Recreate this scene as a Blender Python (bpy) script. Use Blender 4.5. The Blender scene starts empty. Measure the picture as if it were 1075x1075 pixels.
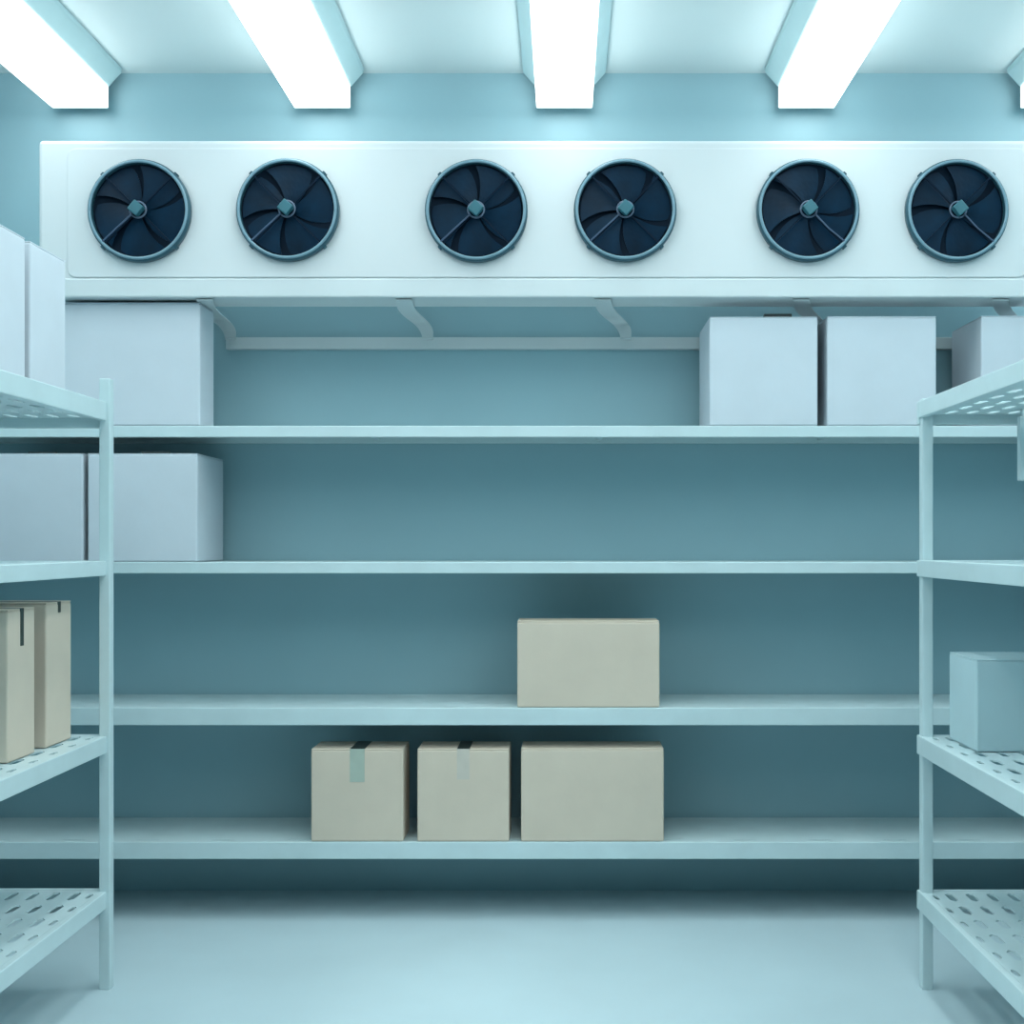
import bpy, bmesh, math, random
from mathutils import Vector, Matrix
random.seed(4)
S = bpy.context.scene
COL = S.collection
F, VX, VY, H = 1337.0, 592.0, 570.0, 1.5      # focal length (px), vanishing point, eye height

def X(px, d): return (px - VX) * d / F
def Z(py, d): return H + (VY - py) * d / F

# ------------------------------------------------------------------ materials
def mat(name, col, rough=0.5, metal=0.0, var=0.06, scale=3.0, bump=0.0, bscale=60.0, spec=0.5):
    m = bpy.data.materials.new(name); m.use_nodes = True
    nt = m.node_tree; b = nt.nodes['Principled BSDF']
    b.inputs['Roughness'].default_value = rough
    b.inputs['Metallic'].default_value = metal
    b.inputs['Specular IOR Level'].default_value = spec
    tc = nt.nodes.new('ShaderNodeTexCoord')
    n = nt.nodes.new('ShaderNodeTexNoise'); n.inputs['Scale'].default_value = scale
    n.inputs['Detail'].default_value = 4
    nt.links.new(tc.outputs['Object'], n.inputs['Vector'])
    r = nt.nodes.new('ShaderNodeValToRGB')
    r.color_ramp.elements[0].position = 0.3; r.color_ramp.elements[1].position = 0.7
    r.color_ramp.elements[0].color = tuple(c * (1 - var) for c in col) + (1,)
    r.color_ramp.elements[1].color = tuple(min(1, c * (1 + var * .6)) for c in col) + (1,)
    nt.links.new(n.outputs['Fac'], r.inputs['Fac'])
    nt.links.new(r.outputs['Color'], b.inputs['Base Color'])
    if bump:
        n2 = nt.nodes.new('ShaderNodeTexNoise'); n2.inputs['Scale'].default_value = bscale
        nt.links.new(tc.outputs['Object'], n2.inputs['Vector'])
        bp = nt.nodes.new('ShaderNodeBump'); bp.inputs['Strength'].default_value = bump
        bp.inputs['Distance'].default_value = 0.004
        nt.links.new(n2.outputs['Fac'], bp.inputs['Height'])
        nt.links.new(bp.outputs['Normal'], b.inputs['Normal'])
    return m

def emis(name, col, strength):
    m = bpy.data.materials.new(name); m.use_nodes = True
    nt = m.node_tree; nt.nodes.remove(nt.nodes['Principled BSDF'])
    e = nt.nodes.new('ShaderNodeEmission')
    e.inputs['Color'].default_value = tuple(col) + (1,); e.inputs['Strength'].default_value = strength
    nt.links.new(e.outputs[0], nt.nodes['Material Output'].inputs['Surface'])
    return m

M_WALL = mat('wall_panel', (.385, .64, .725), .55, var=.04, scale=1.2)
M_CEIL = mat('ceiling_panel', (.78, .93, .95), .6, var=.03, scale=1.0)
M_FLOOR = mat('resin_floor', (.62, .81, .88), .42, var=.05, scale=1.6, bump=.05, bscale=25)
M_RACK = mat('rack_paint', (.68, .87, .91), .38, var=.04, scale=8)
M_UNIT = mat('unit_enamel', (.76, .84, .87), .35, var=.02, scale=2)
M_PAN = mat('pan_enamel', (.74, .84, .87), .4, var=.03, scale=3)
M_WBOX = mat('white_carton', (.70, .80, .88), .7, var=.03, scale=5, bump=.05)
M_BOX = mat('beige_carton', (.78, .69, .57), .8, var=.04, scale=6, bump=.08)
M_TAPE = mat('clear_tape', (.50, .60, .52), .3, var=.05, scale=20)
M_DTAPE = mat('dark_tape', (.045, .06, .05), .35, var=.1, scale=20)
M_BTAPE = mat('black_tape', (.01, .025, .03), .4, var=.1, scale=20)
M_RIM = mat('fan_rim_metal', (.03, .11, .15), .4, metal=.2, var=.15, scale=10)
M_WIRE = mat('rim_edge_metal', (.20, .36, .45), .35, var=.1, scale=12)
M_BOWL = mat('fan_housing_dark', (.001, .010, .024), .6, var=.2, scale=8, spec=.1)
M_BLADE = mat('fan_blade_dark', (.0003, .022, .052), .5, var=.5, scale=7, spec=.15)
M_ARM = mat('fan_arm_metal', (.002, .014, .034), .5, var=.2, scale=15, spec=.12)
M_CABLE = mat('cable_sleeve', (.05, .10, .18), .45, var=.1, scale=30)
M_HUB = mat('motor_box_metal', (.035, .17, .22), .45, var=.1, scale=20)
M_HRING = mat('motor_ring', (.13, .19, .28), .4, var=.1, scale=20)
M_LAMP = emis('lamp_tube_glow', (.94, 1.0, 1.0), 4.2)
M_FIX = mat('lamp_channel', (.60, .84, .88), .5, var=.03, scale=6)
M_RUB = mat('rubber_foot', (.10, .16, .18), .7)

# ------------------------------------------------------------------ helpers
def box_bm(bm, x0, x1, y0, y1, z0, z1):
    vs = [bm.verts.new(p) for p in ((x0,y0,z0),(x1,y0,z0),(x1,y1,z0),(x0,y1,z0),(x0,y0,z1),(x1,y0,z1),(x1,y1,z1),(x0,y1,z1))]
    for f in ((0,3,2,1),(4,5,6,7),(0,1,5,4),(1,2,6,5),(2,3,7,6),(3,0,4,7)):
        bm.faces.new([vs[i] for i in f])
    return vs

def finish(bm, name, m, parent=None, origin=(0,0,0), bevel=0, seg=2, smooth=False):
    o3 = Vector(origin)
    for v in bm.verts: v.co -= o3
    bmesh.ops.recalc_face_normals(bm, faces=bm.faces)
    me = bpy.data.meshes.new(name); bm.to_mesh(me); bm.free()
    me.materials.append(m)
    if smooth:
        for p in me.polygons: p.use_smooth = True
    o = bpy.data.objects.new(name, me); COL.objects.link(o)
    if parent is not None:
        o.parent = parent
    o.location = o3
    if bevel:
        md = o.modifiers.new('edge', 'BEVEL'); md.width = bevel; md.segments = seg; md.limit_method = 'ANGLE'
        md.harden_normals = False
    return o

def empty(name, loc, label, cat, group=None):
    o = bpy.data.objects.new(name, None); o.empty_display_size = .1
    COL.objects.link(o); o.location = loc
    o['label'] = label; o['category'] = cat
    if group: o['group'] = group
    return o

def part(root, name, m, boxes, bevel=0, seg=2, label=None):
    """boxes in world coordinates; parented with location relative to the root"""
    bm = bmesh.new()
    rl = world_loc(root)
    for b in boxes:
        x0,x1,y0,y1,z0,z1 = b
        box_bm(bm, x0-rl.x, x1-rl.x, y0-rl.y, y1-rl.y, z0-rl.z, z1-rl.z)
    o = finish(bm, name, m, root, (0,0,0), bevel, seg)
    if label: o['label'] = label
    return o

def world_loc(o):
    v = Vector(o.location); p = o.parent
    while p is not None:
        v += Vector(p.location); p = p.parent
    return v

def structure(name, m, boxes, label=None):
    bm = bmesh.new()
    for b in boxes: box_bm(bm, *b)
    o = finish(bm, name, m); o['kind'] = 'structure'
    if label: o['label'] = label
    return o

# ------------------------------------------------------------------ room
XL, XR, YN, YB = -2.78, 2.45, -1.6, 5.5
ZC = 3.528
structure('floor', M_FLOOR, [(XL-.1, XR+.1, YN-.1, YB+.1, -.1, 0)], 'pale blue smooth resin floor')
structure('ceiling', M_CEIL, [(XL-.1, XR+.1, YN-.1, YB+.1, ZC, ZC+.1)], 'pale blue ceiling')
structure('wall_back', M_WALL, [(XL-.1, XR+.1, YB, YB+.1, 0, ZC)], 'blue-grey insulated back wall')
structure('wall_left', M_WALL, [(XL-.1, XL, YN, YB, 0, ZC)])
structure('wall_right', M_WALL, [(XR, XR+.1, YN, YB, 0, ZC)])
# the fourth side is left open behind the viewer so light escapes and bounces less
#structure('wall_front', M_WALL, [(XL-.1, XR+.1, YN-.1, YN, 0, ZC)])

# ------------------------------------------------------------------ ceiling lamps
lab = ['leftmost glowing ceiling strip lamp, cut by the left edge',
       'glowing ceiling strip lamp above the second fan from left',
       'middle glowing ceiling strip lamp pointing straight at the viewer',
       'glowing ceiling strip lamp right of the middle one, above the fifth fan',
       'rightmost ceiling strip lamp, only its channel and tip at the right edge']
YE = 5.44
LAMP_W, LAMP_SPREAD = 13, 135
zl0 = Z(113.5, YE); zl1 = Z(91, YE)
for i in range(5):
    cx = X(592.5, YE) + (i-2)*254*YE/F
    root = empty('ceiling_lamp', (cx, 3.4, ZC), lab[i], 'ceiling lamp', 'ceiling strip lamps running towards the back wall')
    y0, y1 = 0-3.4, YE-3.4
    # channel: trapezoid profile, wide at the ceiling
    bm = bmesh.new()
    wt, wb = .178, .124
    zt, zb = 0, zl1 - ZC
    prof = [(-wt, zt), (-wt*.985, zt-.022), (-wb, zb), (wb, zb), (wt*.985, zt-.022), (wt, zt)]
    a = [bm.verts.new((x, y0, z)) for x, z in prof]; b = [bm.verts.new((x, y1, z)) for x, z in prof]
    n = len(prof)
    for k in range(n): bm.faces.new((a[k], a[(k+1)%n], b[(k+1)%n], b[k]))
    bm.faces.new(a); bm.faces.new(b)
    finish(bm, 'lamp_channel', M_FIX, root, bevel=.004)
    bm = bmesh.new()
    hw = 29.3*YE/F
    box_bm(bm, -hw, hw, y0+.01, y1-.001, zl0-ZC, zb-.0005)
    finish(bm, 'diffuser', M_LAMP, root, bevel=.004)
    ld = bpy.data.lights.new('lamp_light', 'AREA'); ld.shape = 'RECTANGLE'
    ld.size = 2*hw-.01; ld.size_y = (y1-y0)-.03; ld.energy = LAMP_W; ld.color = (.88, 1.0, 1.0); ld.spread = math.radians(LAMP_SPREAD)
    lo = bpy.data.objects.new('lamp_light', ld); COL.objects.link(lo); lo.parent = root
    ye = 5.27-3.4
    ld.size_y = ye-y0-.03
    lo.location = (0, (y0+ye)/2, zl0-ZC-.001)
    bm = bmesh.new()
    box_bm(bm, -hw-.0015, hw+.0015, y0-.004, y0+.009, zl0-ZC-.0015, zb+.002)
    finish(bm, 'end_cap', M_FIX, root)
    bm = bmesh.new()
    box_bm(bm, -hw+.001, hw-.001, y1-.0005, y1+.004, zl0-ZC+.001, zb-.001)
    finish(bm, 'end_cap', M_FIX, root)  # unseen wall-end cap, added to block the diffuser's glow on the wall

# ------------------------------------------------------------------ slotted deck
def slotted_deck(root, x0, x1, y0, y1, ztop, cols, rows, sl, sw, along='y', short=None, m=M_RACK, rows_open=None):
    """perforated plate made of cells, each with a rounded slot; cols / rows are lists of cell bounds"""
    rl = world_loc(root)
    bm = bmesh.new()
    for ci in range(len(cols)-1):
        for ri in range(len(rows)-1):
            a0, a1 = cols[ci], cols[ci+1]; b0, b1 = rows[ri], rows[ri+1]
            cx, cy = (a0+a1)/2, (b0+b1)/2
            if rows_open is not None and ri >= rows_open:      # plain part of the plate
                pts = [(a0,b0),(cx,b0),(a1,b0),(a1,b1),(cx,b1),(a0,b1)]
                bm.faces.new([bm.verts.new((p[0]-rl.x, p[1]-rl.y, ztop-rl.z)) for p in pts])
                continue
            hx, hy = (sw/2, sl/2) if along == 'y' else (sl/2, sw/2)
            if short is not None and ci == short: hx *= .6; hy *= .6
            hx = min(hx, (a1-a0)/2*.7); hy = min(hy, (b1-b0)/2*.8)
            outer = [(a0,b0),(cx,b0),(a1,b0),(a1,cy),(a1,b1),(cx,b1),(a0,b1),(a0,cy)]
            k = .75
            inner = [(cx-hx*k,cy-hy*k),(cx,cy-hy),(cx+hx*k,cy-hy*k),(cx+hx,cy),(cx+hx*k,cy+hy*k),(cx,cy+hy),(cx-hx*k,cy+hy*k),(cx-hx,cy)]
            if along == 'y':
                inner[3] = (cx+hx, cy); inner[7] = (cx-hx, cy)
                inner[0] = (cx-hx, cy-hy*.7); inner[2] = (cx+hx, cy-hy*.7); inner[4] = (cx+hx, cy+hy*.7); inner[6] = (cx-hx, cy+hy*.7)
            else:
                inner[0] = (cx-hx*.7, cy-hy); inner[2] = (cx+hx*.7, cy-hy); inner[4] = (cx+hx*.7, cy+hy); inner[6] = (cx-hx*.7, cy+hy)
            vo = [bm.verts.new((p[0]-rl.x, p[1]-rl.y, ztop-rl.z)) for p in outer]
            vi = [bm.verts.new((p[0]-rl.x, p[1]-rl.y, ztop-rl.z)) for p in inner]
            for q in range(8):
                bm.faces.new((vo[q], vo[(q+1)%8], vi[(q+1)%8], vi[q]))
    bmesh.ops.remove_doubles(bm, verts=bm.verts, dist=1e-5)
    ret = bmesh.ops.extrude_face_region(bm, geom=bm.faces[:])
    for v in [g for g in ret['geom'] if isinstance(g, bmesh.types.BMVert)]: v.co.z -= .005
    bmesh.ops.recalc_face_normals(bm, faces=bm.faces)
    return finish(bm, 'slotted_deck', m, root)

def frange(a, b, n): return [a + (b-a)*i/n for i in range(n+1)]

def make_rack(label, group, xin, sgn, y0, y1, width, levels, ptop, pin, pw=.034, pd=.04, group_name=None):
    """sgn -1: rack extends to -x from the aisle edge xin"""
    xo = xin + sgn*width
    root = empty('shelving_rack', ((xin+xo)/2, (y0+y1)/2, 0), label, 'shelf rack', group)
    xa, xb = min(xin, xo), max(xin, xo)
    pxi = (pin, pin + sgn*pw)
    pxo = (xo - sgn*pw - sgn*.002, xo - sgn*.002)
    for px in (pxi, pxo):
        for py in ((y1-pd-.005, y1-.005), (y0+.005, y0+pd+.005)):
            part(root, 'post', M_RACK, [(min(px), max(px), py[0], py[1], 0, ptop)], bevel=.003)
    for lv, (zt, zb) in enumerate(levels):
        t = .022
        zd = zb + .016 if lv == 0 else zt - .001       # the top tier is a shallow tray
        sh = part(root, 'shelf', M_RACK, [(xa, xb, y1-t, y1, zb-(.022 if lv == 0 else 0), zt), (xa, xb, y0, y0+t, zb, zt),
                                          (xa, xa+t, y0+t, y1-t, zb, zt), (xb-t, xb, y0+t, y1-t, zb, zt),
                                          (xa+t, xb-t, (y0+y1)/2-.015, (y0+y1)/2+.015, zb+.002, zd-.0055)], bevel=.003)
        w = width - 2*t
        inner = xin + sgn*t
        offs = [0, .032] + [.032 + (w-.032)*k/7 for k in range(1, 8)]
        cols = [inner + sgn*o for o in offs]
        if sgn < 0: cols = cols[::-1]
        short = 0 if sgn > 0 else len(cols)-2
        n = int(round((y1-y0-2*t)/.15))
        rows = frange(y0+t, y1-t, n)
        slotted_deck(sh, 0, 0, 0, 0, zd, cols, rows, .095, .026, 'y', short)
    return root

# side racks: levels (top, underside)
LV_L = [(H+.474, H+.410), (H-.060, H-.110), (H-.648, H-.706), (H-1.170, H-1.228)]
LV_R = [(H+.478, H+.422), (H-.058, H-.114), (H-.650, H-.714), (H-1.174, H-1.238)]
make_rack('pale blue slotted shelf rack along the left side, holding two beige cartons', 'slotted side racks',
          -1.536, -1, 1.9, 4.318, .56, LV_L, H+.552, -1.524, pw=.036)
make_rack('pale blue slotted shelf rack along the right side, holding one blue-grey box', 'slotted side racks',
          1.196, 1, 1.9, 4.318, .56, LV_R, H+.485, 1.203, pw=.036)

# ------------------------------------------------------------------ long back rack
YF = 5.04
BX0, BX1 = -2.72, 2.38
BLV = [(Z(447, YF), Z(459, YF)), (Z(590, YF), Z(602, YF)), (Z(743, YF), Z(761.5, YF)), (Z(884, YF), Z(902, YF))]
root = empty('wall_shelving', (0, YF+.22, 0), 'long four-tier pale blue shelving along the whole back wall', 'shelf rack')
for px in ((BX0, BX0+.035), (BX1-.035, BX1)):
    for py in ((YF+.004, YF+.039), (5.455, 5.49)):
        part(root, 'post', M_RACK, [(px[0], px[1], py[0], py[1], 0, BLV[0][0])], bevel=.003)
for zt, zb in BLV:
    t = .02
    sh = part(root, 'shelf', M_RACK, [(BX0, BX1, YF, YF+t, zb, zt), (BX0, BX1, 5.474, 5.492, zb+.01, zt),
                                      (BX0, BX0+t, YF+t, 5.474, zb, zt), (BX1-t, BX1, YF+t, 5.474, zb, zt)]
              + [(x-.012, x+.012, YF+t, 5.474, zb+.022, zt-.0065) for x in (-1.75, -.8, .15, 1.1, 2.0)], bevel=.003)
    slotted_deck(sh, 0, 0, 0, 0, zt-.001, frange(BX0+t, BX1-t, 17), [YF+t, YF+t+.035, 5.474], .11, .012, 'x', rows_open=1)

# ------------------------------------------------------------------ cooling unit
YU = 5.0
YUB = 5.2     # back of the casing: unit hangs clear of the wall, gap added to let lamp light down
ux0, ux1 = X(40, YU), X(1109, YU)
uz1, uzl, uz0 = Z(147, YU), Z(292.5, YU), Z(312.5, YU)
unit = empty('cooling_unit', ((ux0+ux1)/2, 5.25, uz0),
             'long white wall-mounted cooling unit with six dark round fans under the ceiling', 'cooling unit')
part(unit, 'casing', M_UNIT, [(ux0, ux1, YU, YUB, uzl-.03, uz1)], bevel=.016, seg=3)
part(unit, 'drain_pan', M_PAN, [(ux0+.004, ux1-.004, YU-.008, YUB-.004, uz0, uzl)], bevel=.006)
for x in (-1.9, -.55, .45, 1.75):
    part(unit, 'mounting_arm', M_RACK, [(x-.02, x+.02, YUB-.004, YB, uz1-.16, uz1-.12)])
# rounded raised front panel
def rounded_panel(x0, x1, z0, z1, y0, y1, r):
    bm = bmesh.new(); pts = []
    for cx, cz, a0 in ((x1-r, z1-r, 0), (x0+r, z1-r, 90), (x0+r, z0+r, 180), (x1-r, z0+r, 270)):
        for k in range(7):
            a = math.radians(a0 + 15*k); pts.append((cx+r*math.cos(a), cz+r*math.sin(a)))
    rl = world_loc(unit)
    a = [bm.verts.new((p[0]-rl.x, y0-rl.y, p[1]-rl.z)) for p in pts]
    b = [bm.verts.new((p[0]-rl.x, y1-rl.y, p[1]-rl.z)) for p in pts]
    bm.faces.new(a); bm.faces.new(b[::-1])
    for k in range(len(pts)):
        bm.faces.new((a[k], b[k], b[(k+1)%len(pts)], a[(k+1)%len(pts)]))
    return finish(bm, 'front_panel', M_UNIT, unit, bevel=.003)
rounded_panel(X(71, YU), X(1078, YU), Z(291.5, YU), Z(156, YU), YU-.006, YU+.002, .035)

def ring_bm(bm, r, prof, seg=64):
    """lathe a closed profile (dr, y) around the y axis"""
    rings = []
    for k in range(seg):
        a = 2*math.pi*k/seg
        rings.append([bm.verts.new(((r+dr)*math.cos(a), y, (r+dr)*math.sin(a))) for dr, y in prof])
    n = len(prof)
    for k in range(seg):
        A, B = rings[k], rings[(k+1)%seg]
        for j in range(n):
            bm.faces.new((A[j], A[(j+1)%n], B[(j+1)%n], B[j]))

def disc_lathe(bm, prof, seg=48):
    """open profile (r, y) from axis outwards"""
    rings = []
    for r, y in prof:
        if r < 1e-6: rings.append([bm.verts.new((0, y, 0))])
        else: rings.append([bm.verts.new((r*math.cos(2*math.pi*k/seg), y, r*math.sin(2*math.pi*k/seg))) for k in range(seg)])
    for A, B in zip(rings, rings[1:]):
        for k in range(seg):
            if len(A) == 1: bm.faces.new((A[0], B[k], B[(k+1)%seg]))
            else: bm.faces.new((A[k], B[k], B[(k+1)%seg], A[(k+1)%seg]))

def bar_bm(bm, a, b, w):
    a, b = Vector(a), Vector(b); d = (b-a).normalized()
    s = d.cross(Vector((0,1,0))).normalized()*w/2; u = s.cross(d).normalized()*w/2
    va = [bm.verts.new(a+p) for p in (s+u, s-u, -s-u, -s+u)]; vb = [bm.verts.new(b+p) for p in (s+u, s-u, -s-u, -s+u)]
    bm.faces.new(va); bm.faces.new(vb)
    for k in range(4): bm.faces.new((va[k], va[(k+1)%4], vb[(k+1)%4], vb[k]))

def make_fan(px, py, cable_side, rot):
    # fan part (shroud) with its sub-parts; origin at the fan centre on the unit's face
    c = Vector((X(px+1, YU), YU, Z(py+1.5, YU))) - world_loc(unit)
    R = .196
    bm = bmesh.new()
    # rolled shroud standing out of the face, tapering forwards, with an inner wall
    prof = [(0.004, 0.0), (0.005, -.028), (0.002, -.038), (-.004, -.042), (-.010, -.040), (-.013, -.030), (-.014, 0.0)]
    ring_bm(bm, R, prof)
    fan = finish(bm, 'fan', M_RIM, unit, smooth=True)
    fan.location = c
    bm = bmesh.new()
    disc_lathe(bm, [(0, -.009), (.06, -.0092), (.12, -.010), (R-.03, -.012), (R-.010, -.018)])
    finish(bm, 'housing', M_BOWL, fan, smooth=True)
    bm = bmesh.new()
    ring_bm(bm, R-.007, [(.006*math.cos(math.radians(60*q)), -.042+.004*math.sin(math.radians(60*q))) for q in range(6)])
    finish(bm, 'rim_edge', M_WIRE, fan, smooth=True)['label'] = 'lighter blue-grey rolled edge of the fan ring'
    for k in range(5):                       # broad swept blades
        bm = bmesh.new(); nr, na = 6, 6
        grid = []
        for i in range(nr):
            r = .030 + (R-.030-.020)*i/(nr-1)
            row = []
            for j in range(na):
                sweep = math.radians(18)*(i/(nr-1))**1.4
                a = math.radians(rot+72*k) + sweep + math.radians(64)*(j/(na-1))*(1-.05*i/(nr-1))
                y = -.015 - .014*(j/(na-1)) + .002*i/(nr-1)
                row.append(bm.verts.new((r*math.cos(a), y, r*math.sin(a))))
            grid.append(row)
        for i in range(nr-1):
            for j in range(na-1):
                bm.faces.new((grid[i][j], grid[i][j+1], grid[i+1][j+1], grid[i+1][j]))
        ret = bmesh.ops.extrude_face_region(bm, geom=bm.faces[:])
        for v in [g for g in ret['geom'] if isinstance(g, bmesh.types.BMVert)]: v.co.y += .002
        finish(bm, 'blade', M_BLADE, fan, smooth=False)
    # four diagonal motor arms
    for q in range(4):
        a = math.radians(45+90*q)
        bm = bmesh.new()
        bar_bm(bm, (.03*math.cos(a), -.034, .03*math.sin(a)), ((R-.012)*math.cos(a), -.038, (R-.012)*math.sin(a)), .006)
        finish(bm, 'motor_arm', M_ARM, fan)
    # cable along one lower arm
    a = math.radians(222 if cable_side < 0 else 318)
    bm = bmesh.new()
    p0 = Vector((.028*math.cos(a), -.050, .028*math.sin(a))); p1 = Vector(((R-.010)*math.cos(a), -.043, (R-.010)*math.sin(a)))
    mid = (p0+p1)/2 + Vector((-.004, 0, -.003))
    bar_bm(bm, p0, mid, .0055); bar_bm(bm, mid, p1, .0055)
    finish(bm, 'cable', M_CABLE, fan)
    bm = bmesh.new()
    disc_lathe(bm, [(0, -.046), (.024, -.046), (.026, -.042), (.026, -.010)], 32)
    finish(bm, 'motor', M_BOWL, fan, smooth=False)
    bm = bmesh.new(); ring_bm(bm, .032, [(0, -.044), (.003, -.041), (0, -.038), (-.004, -.038), (-.004, -.044)], 40)
    finish(bm, 'motor_ring', M_HRING, fan, smooth=True)
    bm = bmesh.new()
    vs = box_bm(bm, -.023, .023, -.078, -.046, -.023, .023)
    bmesh.ops.rotate(bm, verts=vs, cent=(0,0,0), matrix=Matrix.Rotation(math.radians(40 if cable_side < 0 else 50), 3, 'Y'))
    finish(bm, 'junction_box', M_HUB, fan, bevel=.004)
    for q in range(4):                        # fixing clips on the rim
        a = math.radians(45+90*q)
        bm = bmesh.new()
        vs = box_bm(bm, R-.006, R+.011, -.032, -.006, -.008, .008)
        bmesh.ops.rotate(bm, verts=vs, cent=(0,0,0), matrix=Matrix.Rotation(-a, 3, 'Y'))
        finish(bm, 'clip', M_RIM, fan, bevel=.003)

for px, py, s, rot in ((147.5,221.5,-1,10),(302.5,220.5,-1,40),(499.5,221.5,-1,12),(655,221,-1,44),(846,221,1,60),(1001.5,221.5,1,25)):
    make_fan(px, py, s, rot)

# ------------------------------------------------------------------ rail with S-shaped brackets under the unit
YR = 5.462
rail = empty('support_rail', (0, 5.48, Z(360, YR)), 'thin pale wall rail carried on curved straps beneath the cooling unit', 'rail')
part(rail, 'rail_bar', M_PAN, [(X(237, YR), X(1090, YR), YR, YB-.001, Z(366.3, YR), Z(354, YR))], bevel=.002)
def strap(pxs, pxe, w0, w1):
    """flat strap lying along the unit's underside, then bending down the wall to the rail"""
    rl = world_loc(rail); bm = bmesh.new()
    path = []
    yw = 5.448
    for i in range(13):                       # underside run
        path.append((5.012 + (yw-.03-5.012)*i/12, uz0-.004))
    for i in range(1, 6):                     # rounded bend
        a = math.radians(18*i)
        path.append((yw-.03+.03*math.sin(a), uz0-.004-.03*(1-math.cos(a))))
    zr = Z(355, YR)
    for i in range(1, 5): path.append((yw, uz0-.034 + (zr-uz0+.034)*i/4))
    path.append((yw+.012, zr-.004))
    rows = []
    for d, z in path:
        py = VY - (z-H)*F/d
        t = min(1, max(0, (py-314)/(354-314)))
        s_ = t + .13*math.sin(2*math.pi*t)*-1
        px = pxs + (pxe-pxs)*s_
        w = (w0 + (w1-w0)*t + 4*math.sin(math.pi*t)) 
        rows.append((X(px-w/2, d), X(px+w/2, d), d, z))
    th = .004
    va, vb = [], []
    for k, (xa, xb, d, z) in enumerate(rows):
        p, q = rows[max(0, k-1)], rows[min(len(rows)-1, k+1)]
        t = Vector((0, q[2]-p[2], q[3]-p[3])).normalized(); nrm = Vector((0, t.z, -t.y))*th
        va.append([bm.verts.new((x-rl.x, d-rl.y, z-rl.z)) for x in (xa, xb)])
        vb.append([bm.verts.new((x-rl.x, d-rl.y+nrm.y, z-rl.z+nrm.z)) for x in (xa, xb)])
    for i in range(len(rows)-1):
        bm.faces.new((va[i][0], va[i][1], va[i+1][1], va[i+1][0]))
        bm.faces.new((vb[i][0], vb[i+1][0], vb[i+1][1], vb[i][1]))
        for j in (0, 1): bm.faces.new((va[i][j], va[i+1][j], vb[i+1][j], vb[i][j]))
    bm.faces.new((va[0][0], va[0][1], vb[0][1], vb[0][0])); bm.faces.new((va[-1][0], va[-1][1], vb[-1][1], vb[-1][0]))
    finish(bm, 'curved_strap', M_PAN, rail)
for pxs, pxe in ((215, 242), (424, 449), (633, 657), (841, 866), (1050, 1075)):
    strap(pxs, pxe, 17, 11)

# ------------------------------------------------------------------ boxes
def carton(label, x0, x1, y0, y1, z0, z1, m, group, seam='y', tape=None, tape_m=None, tape_w=.05, drop=0, drop_face=None,
           drop_m=None, dark_strip=None, bevel=.006, flap_up=0, name='cardboard_box'):
    root = empty(name, ((x0+x1)/2, (y0+y1)/2, z0), label, 'box', group)
    t = .004
    part(root, 'body', m, [(x0, x1, y0, y1, z0, z1-t)], bevel=bevel)
    g = .0012; e = .001
    xc, yc = (x0+x1)/2, (y0+y1)/2
    if seam == 'y':
        part(root, 'flap', m, [(x0+e, xc-g, y0+e, y1-e, z1-t-.0005, z1)], bevel=.0015)
        part(root, 'flap', m, [(xc+g, x1-e, y0+e, y1-e, z1-t-.0005, z1)], bevel=.0015)
        if tape_m:
            part(root, 'tape', tape_m, [(xc-tape_w/2, xc+tape_w/2, y0-.0005, y1+.0005, z1-.0002, z1+.001)])
            if drop:
                part(root, 'tape_end', drop_m or tape_m, [(xc-tape_w/2, xc+tape_w/2, y0-.001, y0+.0005, z1-drop, z1+.001)], label='pale tape end')
    else:
        part(root, 'flap', m, [(x0+e, x1-e, y0+e, yc-g, z1-t-.0005, z1)], bevel=.0015)
        part(root, 'flap', m, [(x0+e, x1-e, yc+g, y1-e, z1-t-.0005, z1)], bevel=.0015)
        if tape_m:
            part(root, 'tape', tape_m, [(x0-.0005, x1+.0005, yc-tape_w/2, yc+tape_w/2, z1-.0002, z1+.001)])
            if drop:
                xf = x1 if drop_face == '+x' else x0
                part(root, 'tape_end', drop_m or tape_m, [(xf-.001, xf+.001, yc-tape_w/2, yc+tape_w/2, z1-drop, z1+.001)])
    if dark_strip:
        a, b, h = dark_strip
        part(root, 'handle_strip', M_BTAPE, [(a, b, y0+.012, y0+.04, z1, z1+h)], bevel=.002, label='black strip on the lid')
    return root

e = .0008
T1, T2, T3, T4 = (b[0] for b in BLV)
GW = 'white boxes on the back shelving'
GB = 'beige cardboard boxes on the back shelving'
YS = YF + .003
# top tier
D = YS
carton('large pale box on the top back shelf at left, reaching up to the cooling unit',
       X(66, D), X(210, D), D, D+.20, T1+e, Z(317.5, D), M_WBOX, GW)
carton('white cube box on the top back shelf, with a black strip on its lid',
       X(745, D), X(858.5, D), D, D+.385, T1+e, Z(332.5, D), M_WBOX, GW, dark_strip=(X(803, D), X(832, D), .014))
carton('white cube box on the top back shelf, right of the one with a black strip',
       X(868.5, D), X(983, D), D, D+.385, T1+e, Z(332, D), M_WBOX, GW)
carton('white box behind the right rack, on the top back shelf, cut by the right edge',
       X(1030, D), X(1150, D), D, D+.385, T1+e, Z(331.5, D), M_WBOX, GW)
# second tier
carton('pale blue box on the second back shelf, behind the left rack post',
       X(92, D), X(207, D), D, D+.39, T2+e, Z(476, D), M_WBOX, GW, dark_strip=(X(147, D), X(176, D), .009))
carton('pale blue box on the second back shelf, cut by the left edge',
       X(-28, D), X(87, D), D, D+.39, T2+e, Z(476, D), M_WBOX, GW, dark_strip=(X(28, D), X(56, D), .009))
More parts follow.
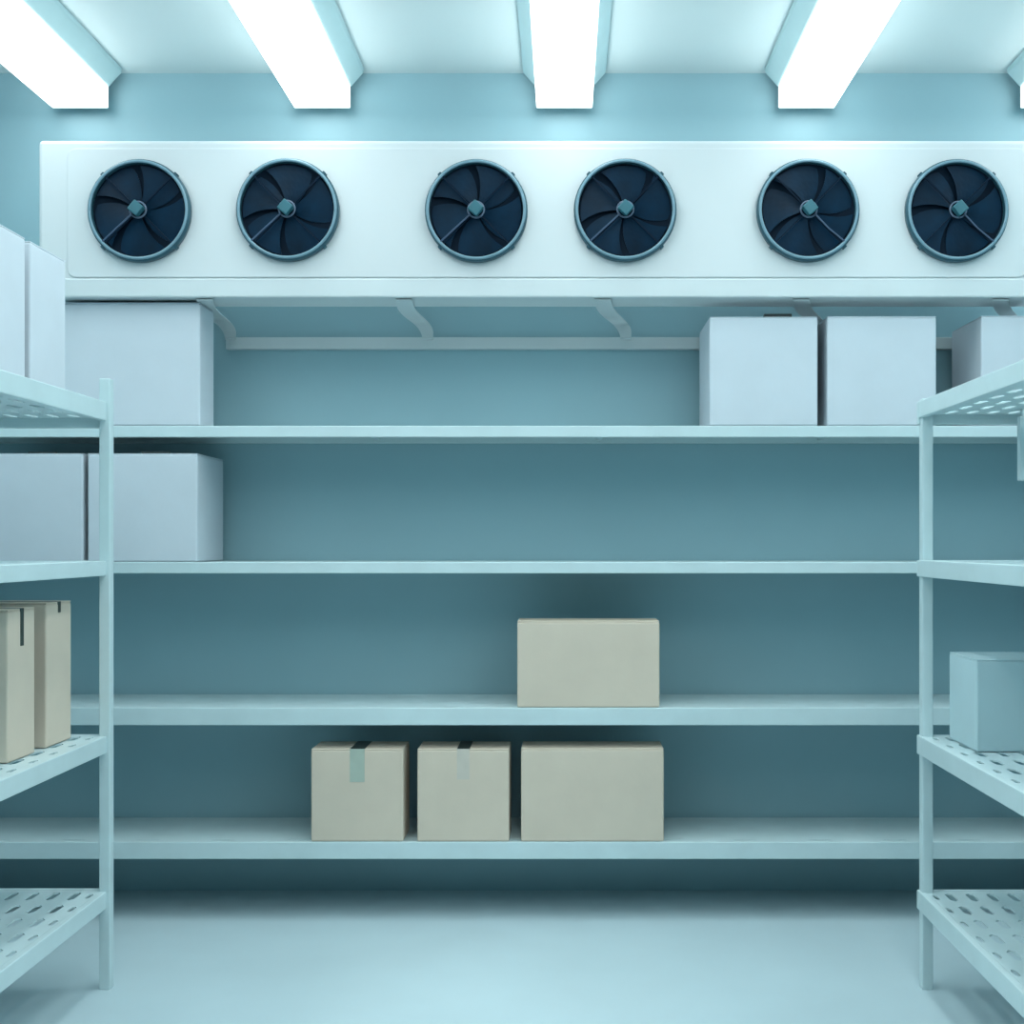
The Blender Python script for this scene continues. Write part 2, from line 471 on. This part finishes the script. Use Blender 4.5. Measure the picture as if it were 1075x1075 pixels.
# third tier
D = YS + .002
carton('wide beige cardboard box standing alone on the third back shelf',
       X(543, D), X(692.5, D), D, D+.19, T3+e, Z(652, D), M_BOX, GB, seam='x')
# bottom tier
carton('beige cardboard box with pale tape end on its front, leftmost on the lowest back shelf',
       X(326.5, D), X(423.5, D), D, D+.20, T4+e, Z(786.5, D), M_BOX, GB, tape_m=M_DTAPE, tape_w=.058, drop=.13, drop_m=M_TAPE)
M_TAPE2 = mat('faded_tape', (.70, .66, .58), .4, var=.05, scale=20)
carton('beige cardboard box between its two neighbours on the lowest back shelf, dark tape on top',
       X(438, D), X(534.5, D), D, D+.20, T4+e, Z(786.5, D), M_BOX, GB, tape_m=M_DTAPE, tape_w=.05, drop=.12, drop_m=M_TAPE2)
carton('wide beige cardboard box without tape, rightmost on the lowest back shelf',
       X(547, D), X(697, D), D, D+.19, T4+e, Z(786, D), M_BOX, GB, seam='x')

# left side rack: two beige cartons on its third shelf, two tall white ones on top
xs = -1.63
zt3 = LV_L[2][0]
GL = 'beige cardboard boxes on the left rack'
carton('beige cardboard box on the left rack, nearest the corner post',
       xs-.36, xs, 4.012, 4.215, zt3+e, H-.190, M_BOX, GL, seam='x', tape_m=M_DTAPE, tape_w=.022, drop=.034, drop_face='+x')
carton('beige cardboard box with the longer tape on the left rack, cut by the left edge',
       xs-.36, xs, 3.735, 3.925, zt3+e, H-.197, M_BOX, GL, seam='x', tape_m=M_DTAPE, tape_w=.024, drop=.112, drop_face='+x')
zt1 = LV_L[0][1]+.016
GT = 'tall white boxes on top of the left rack'
carton('tall white box on top of the left rack, the farther one overlapping the cooling unit',
       -1.98, -1.60, 3.82, 4.09, zt1+e, H+.906, M_WBOX, GT, seam='x')
carton('tall white box on top of the left rack, cut by the left edge',
       -1.98, -1.60, 3.50, 3.785, zt1+e, H+.906, M_WBOX, GT, seam='x')
# right side rack: blue-grey box on the third shelf
M_GBOX = mat('bluegrey_carton', (.58, .80, .86), .7, var=.04, scale=5)
carton('blue-grey box standing on the third shelf of the right rack, cut by the right edge',
       1.281, 1.66, 3.955, 4.235, LV_R[2][0]+e, H-.362, M_GBOX, None, seam='y')

# small white box hung beneath the right rack's top shelf
hb = empty('hanging_box', (1.60, 4.12, H+.20), 'small white box hanging beneath the top shelf of the right rack, at the right edge', 'box')
part(hb, 'body', M_RACK, [(X(1067.5, 4.14), X(1067.5, 4.14)+.22, 4.11, 4.14, H+.201, H+.41)], bevel=.004)
part(hb, 'hanger', M_RACK, [(1.48, 1.65, 4.115, 4.135, H+.408, H+.432)], bevel=.002)

# ------------------------------------------------------------------ world, camera, view
w = bpy.data.worlds.new('World'); S.world = w; w.use_nodes = True
w.node_tree.nodes['Background'].inputs['Color'].default_value = (.3, .5, .55, 1)
w.node_tree.nodes['Background'].inputs['Strength'].default_value = .1
cd = bpy.data.cameras.new('camera'); cam = bpy.data.objects.new('camera', cd); COL.objects.link(cam)
cam.location = (0, 0, H); cam.rotation_euler = (math.radians(90), 0, 0)
cd.sensor_width = 36; cd.lens = 36*F/1075
cd.shift_x = (537.5-VX)/1075; cd.shift_y = (VY-537.5)/1075
cd.clip_start = .02
S.camera = cam
S.view_settings.view_transform = 'Standard'; S.view_settings.look = 'None'
S.view_settings.exposure = -0.23; S.view_settings.gamma = 1; S.view_settings.use_curve_mapping = False
S.cycles.max_bounces = 6; S.cycles.diffuse_bounces = 2
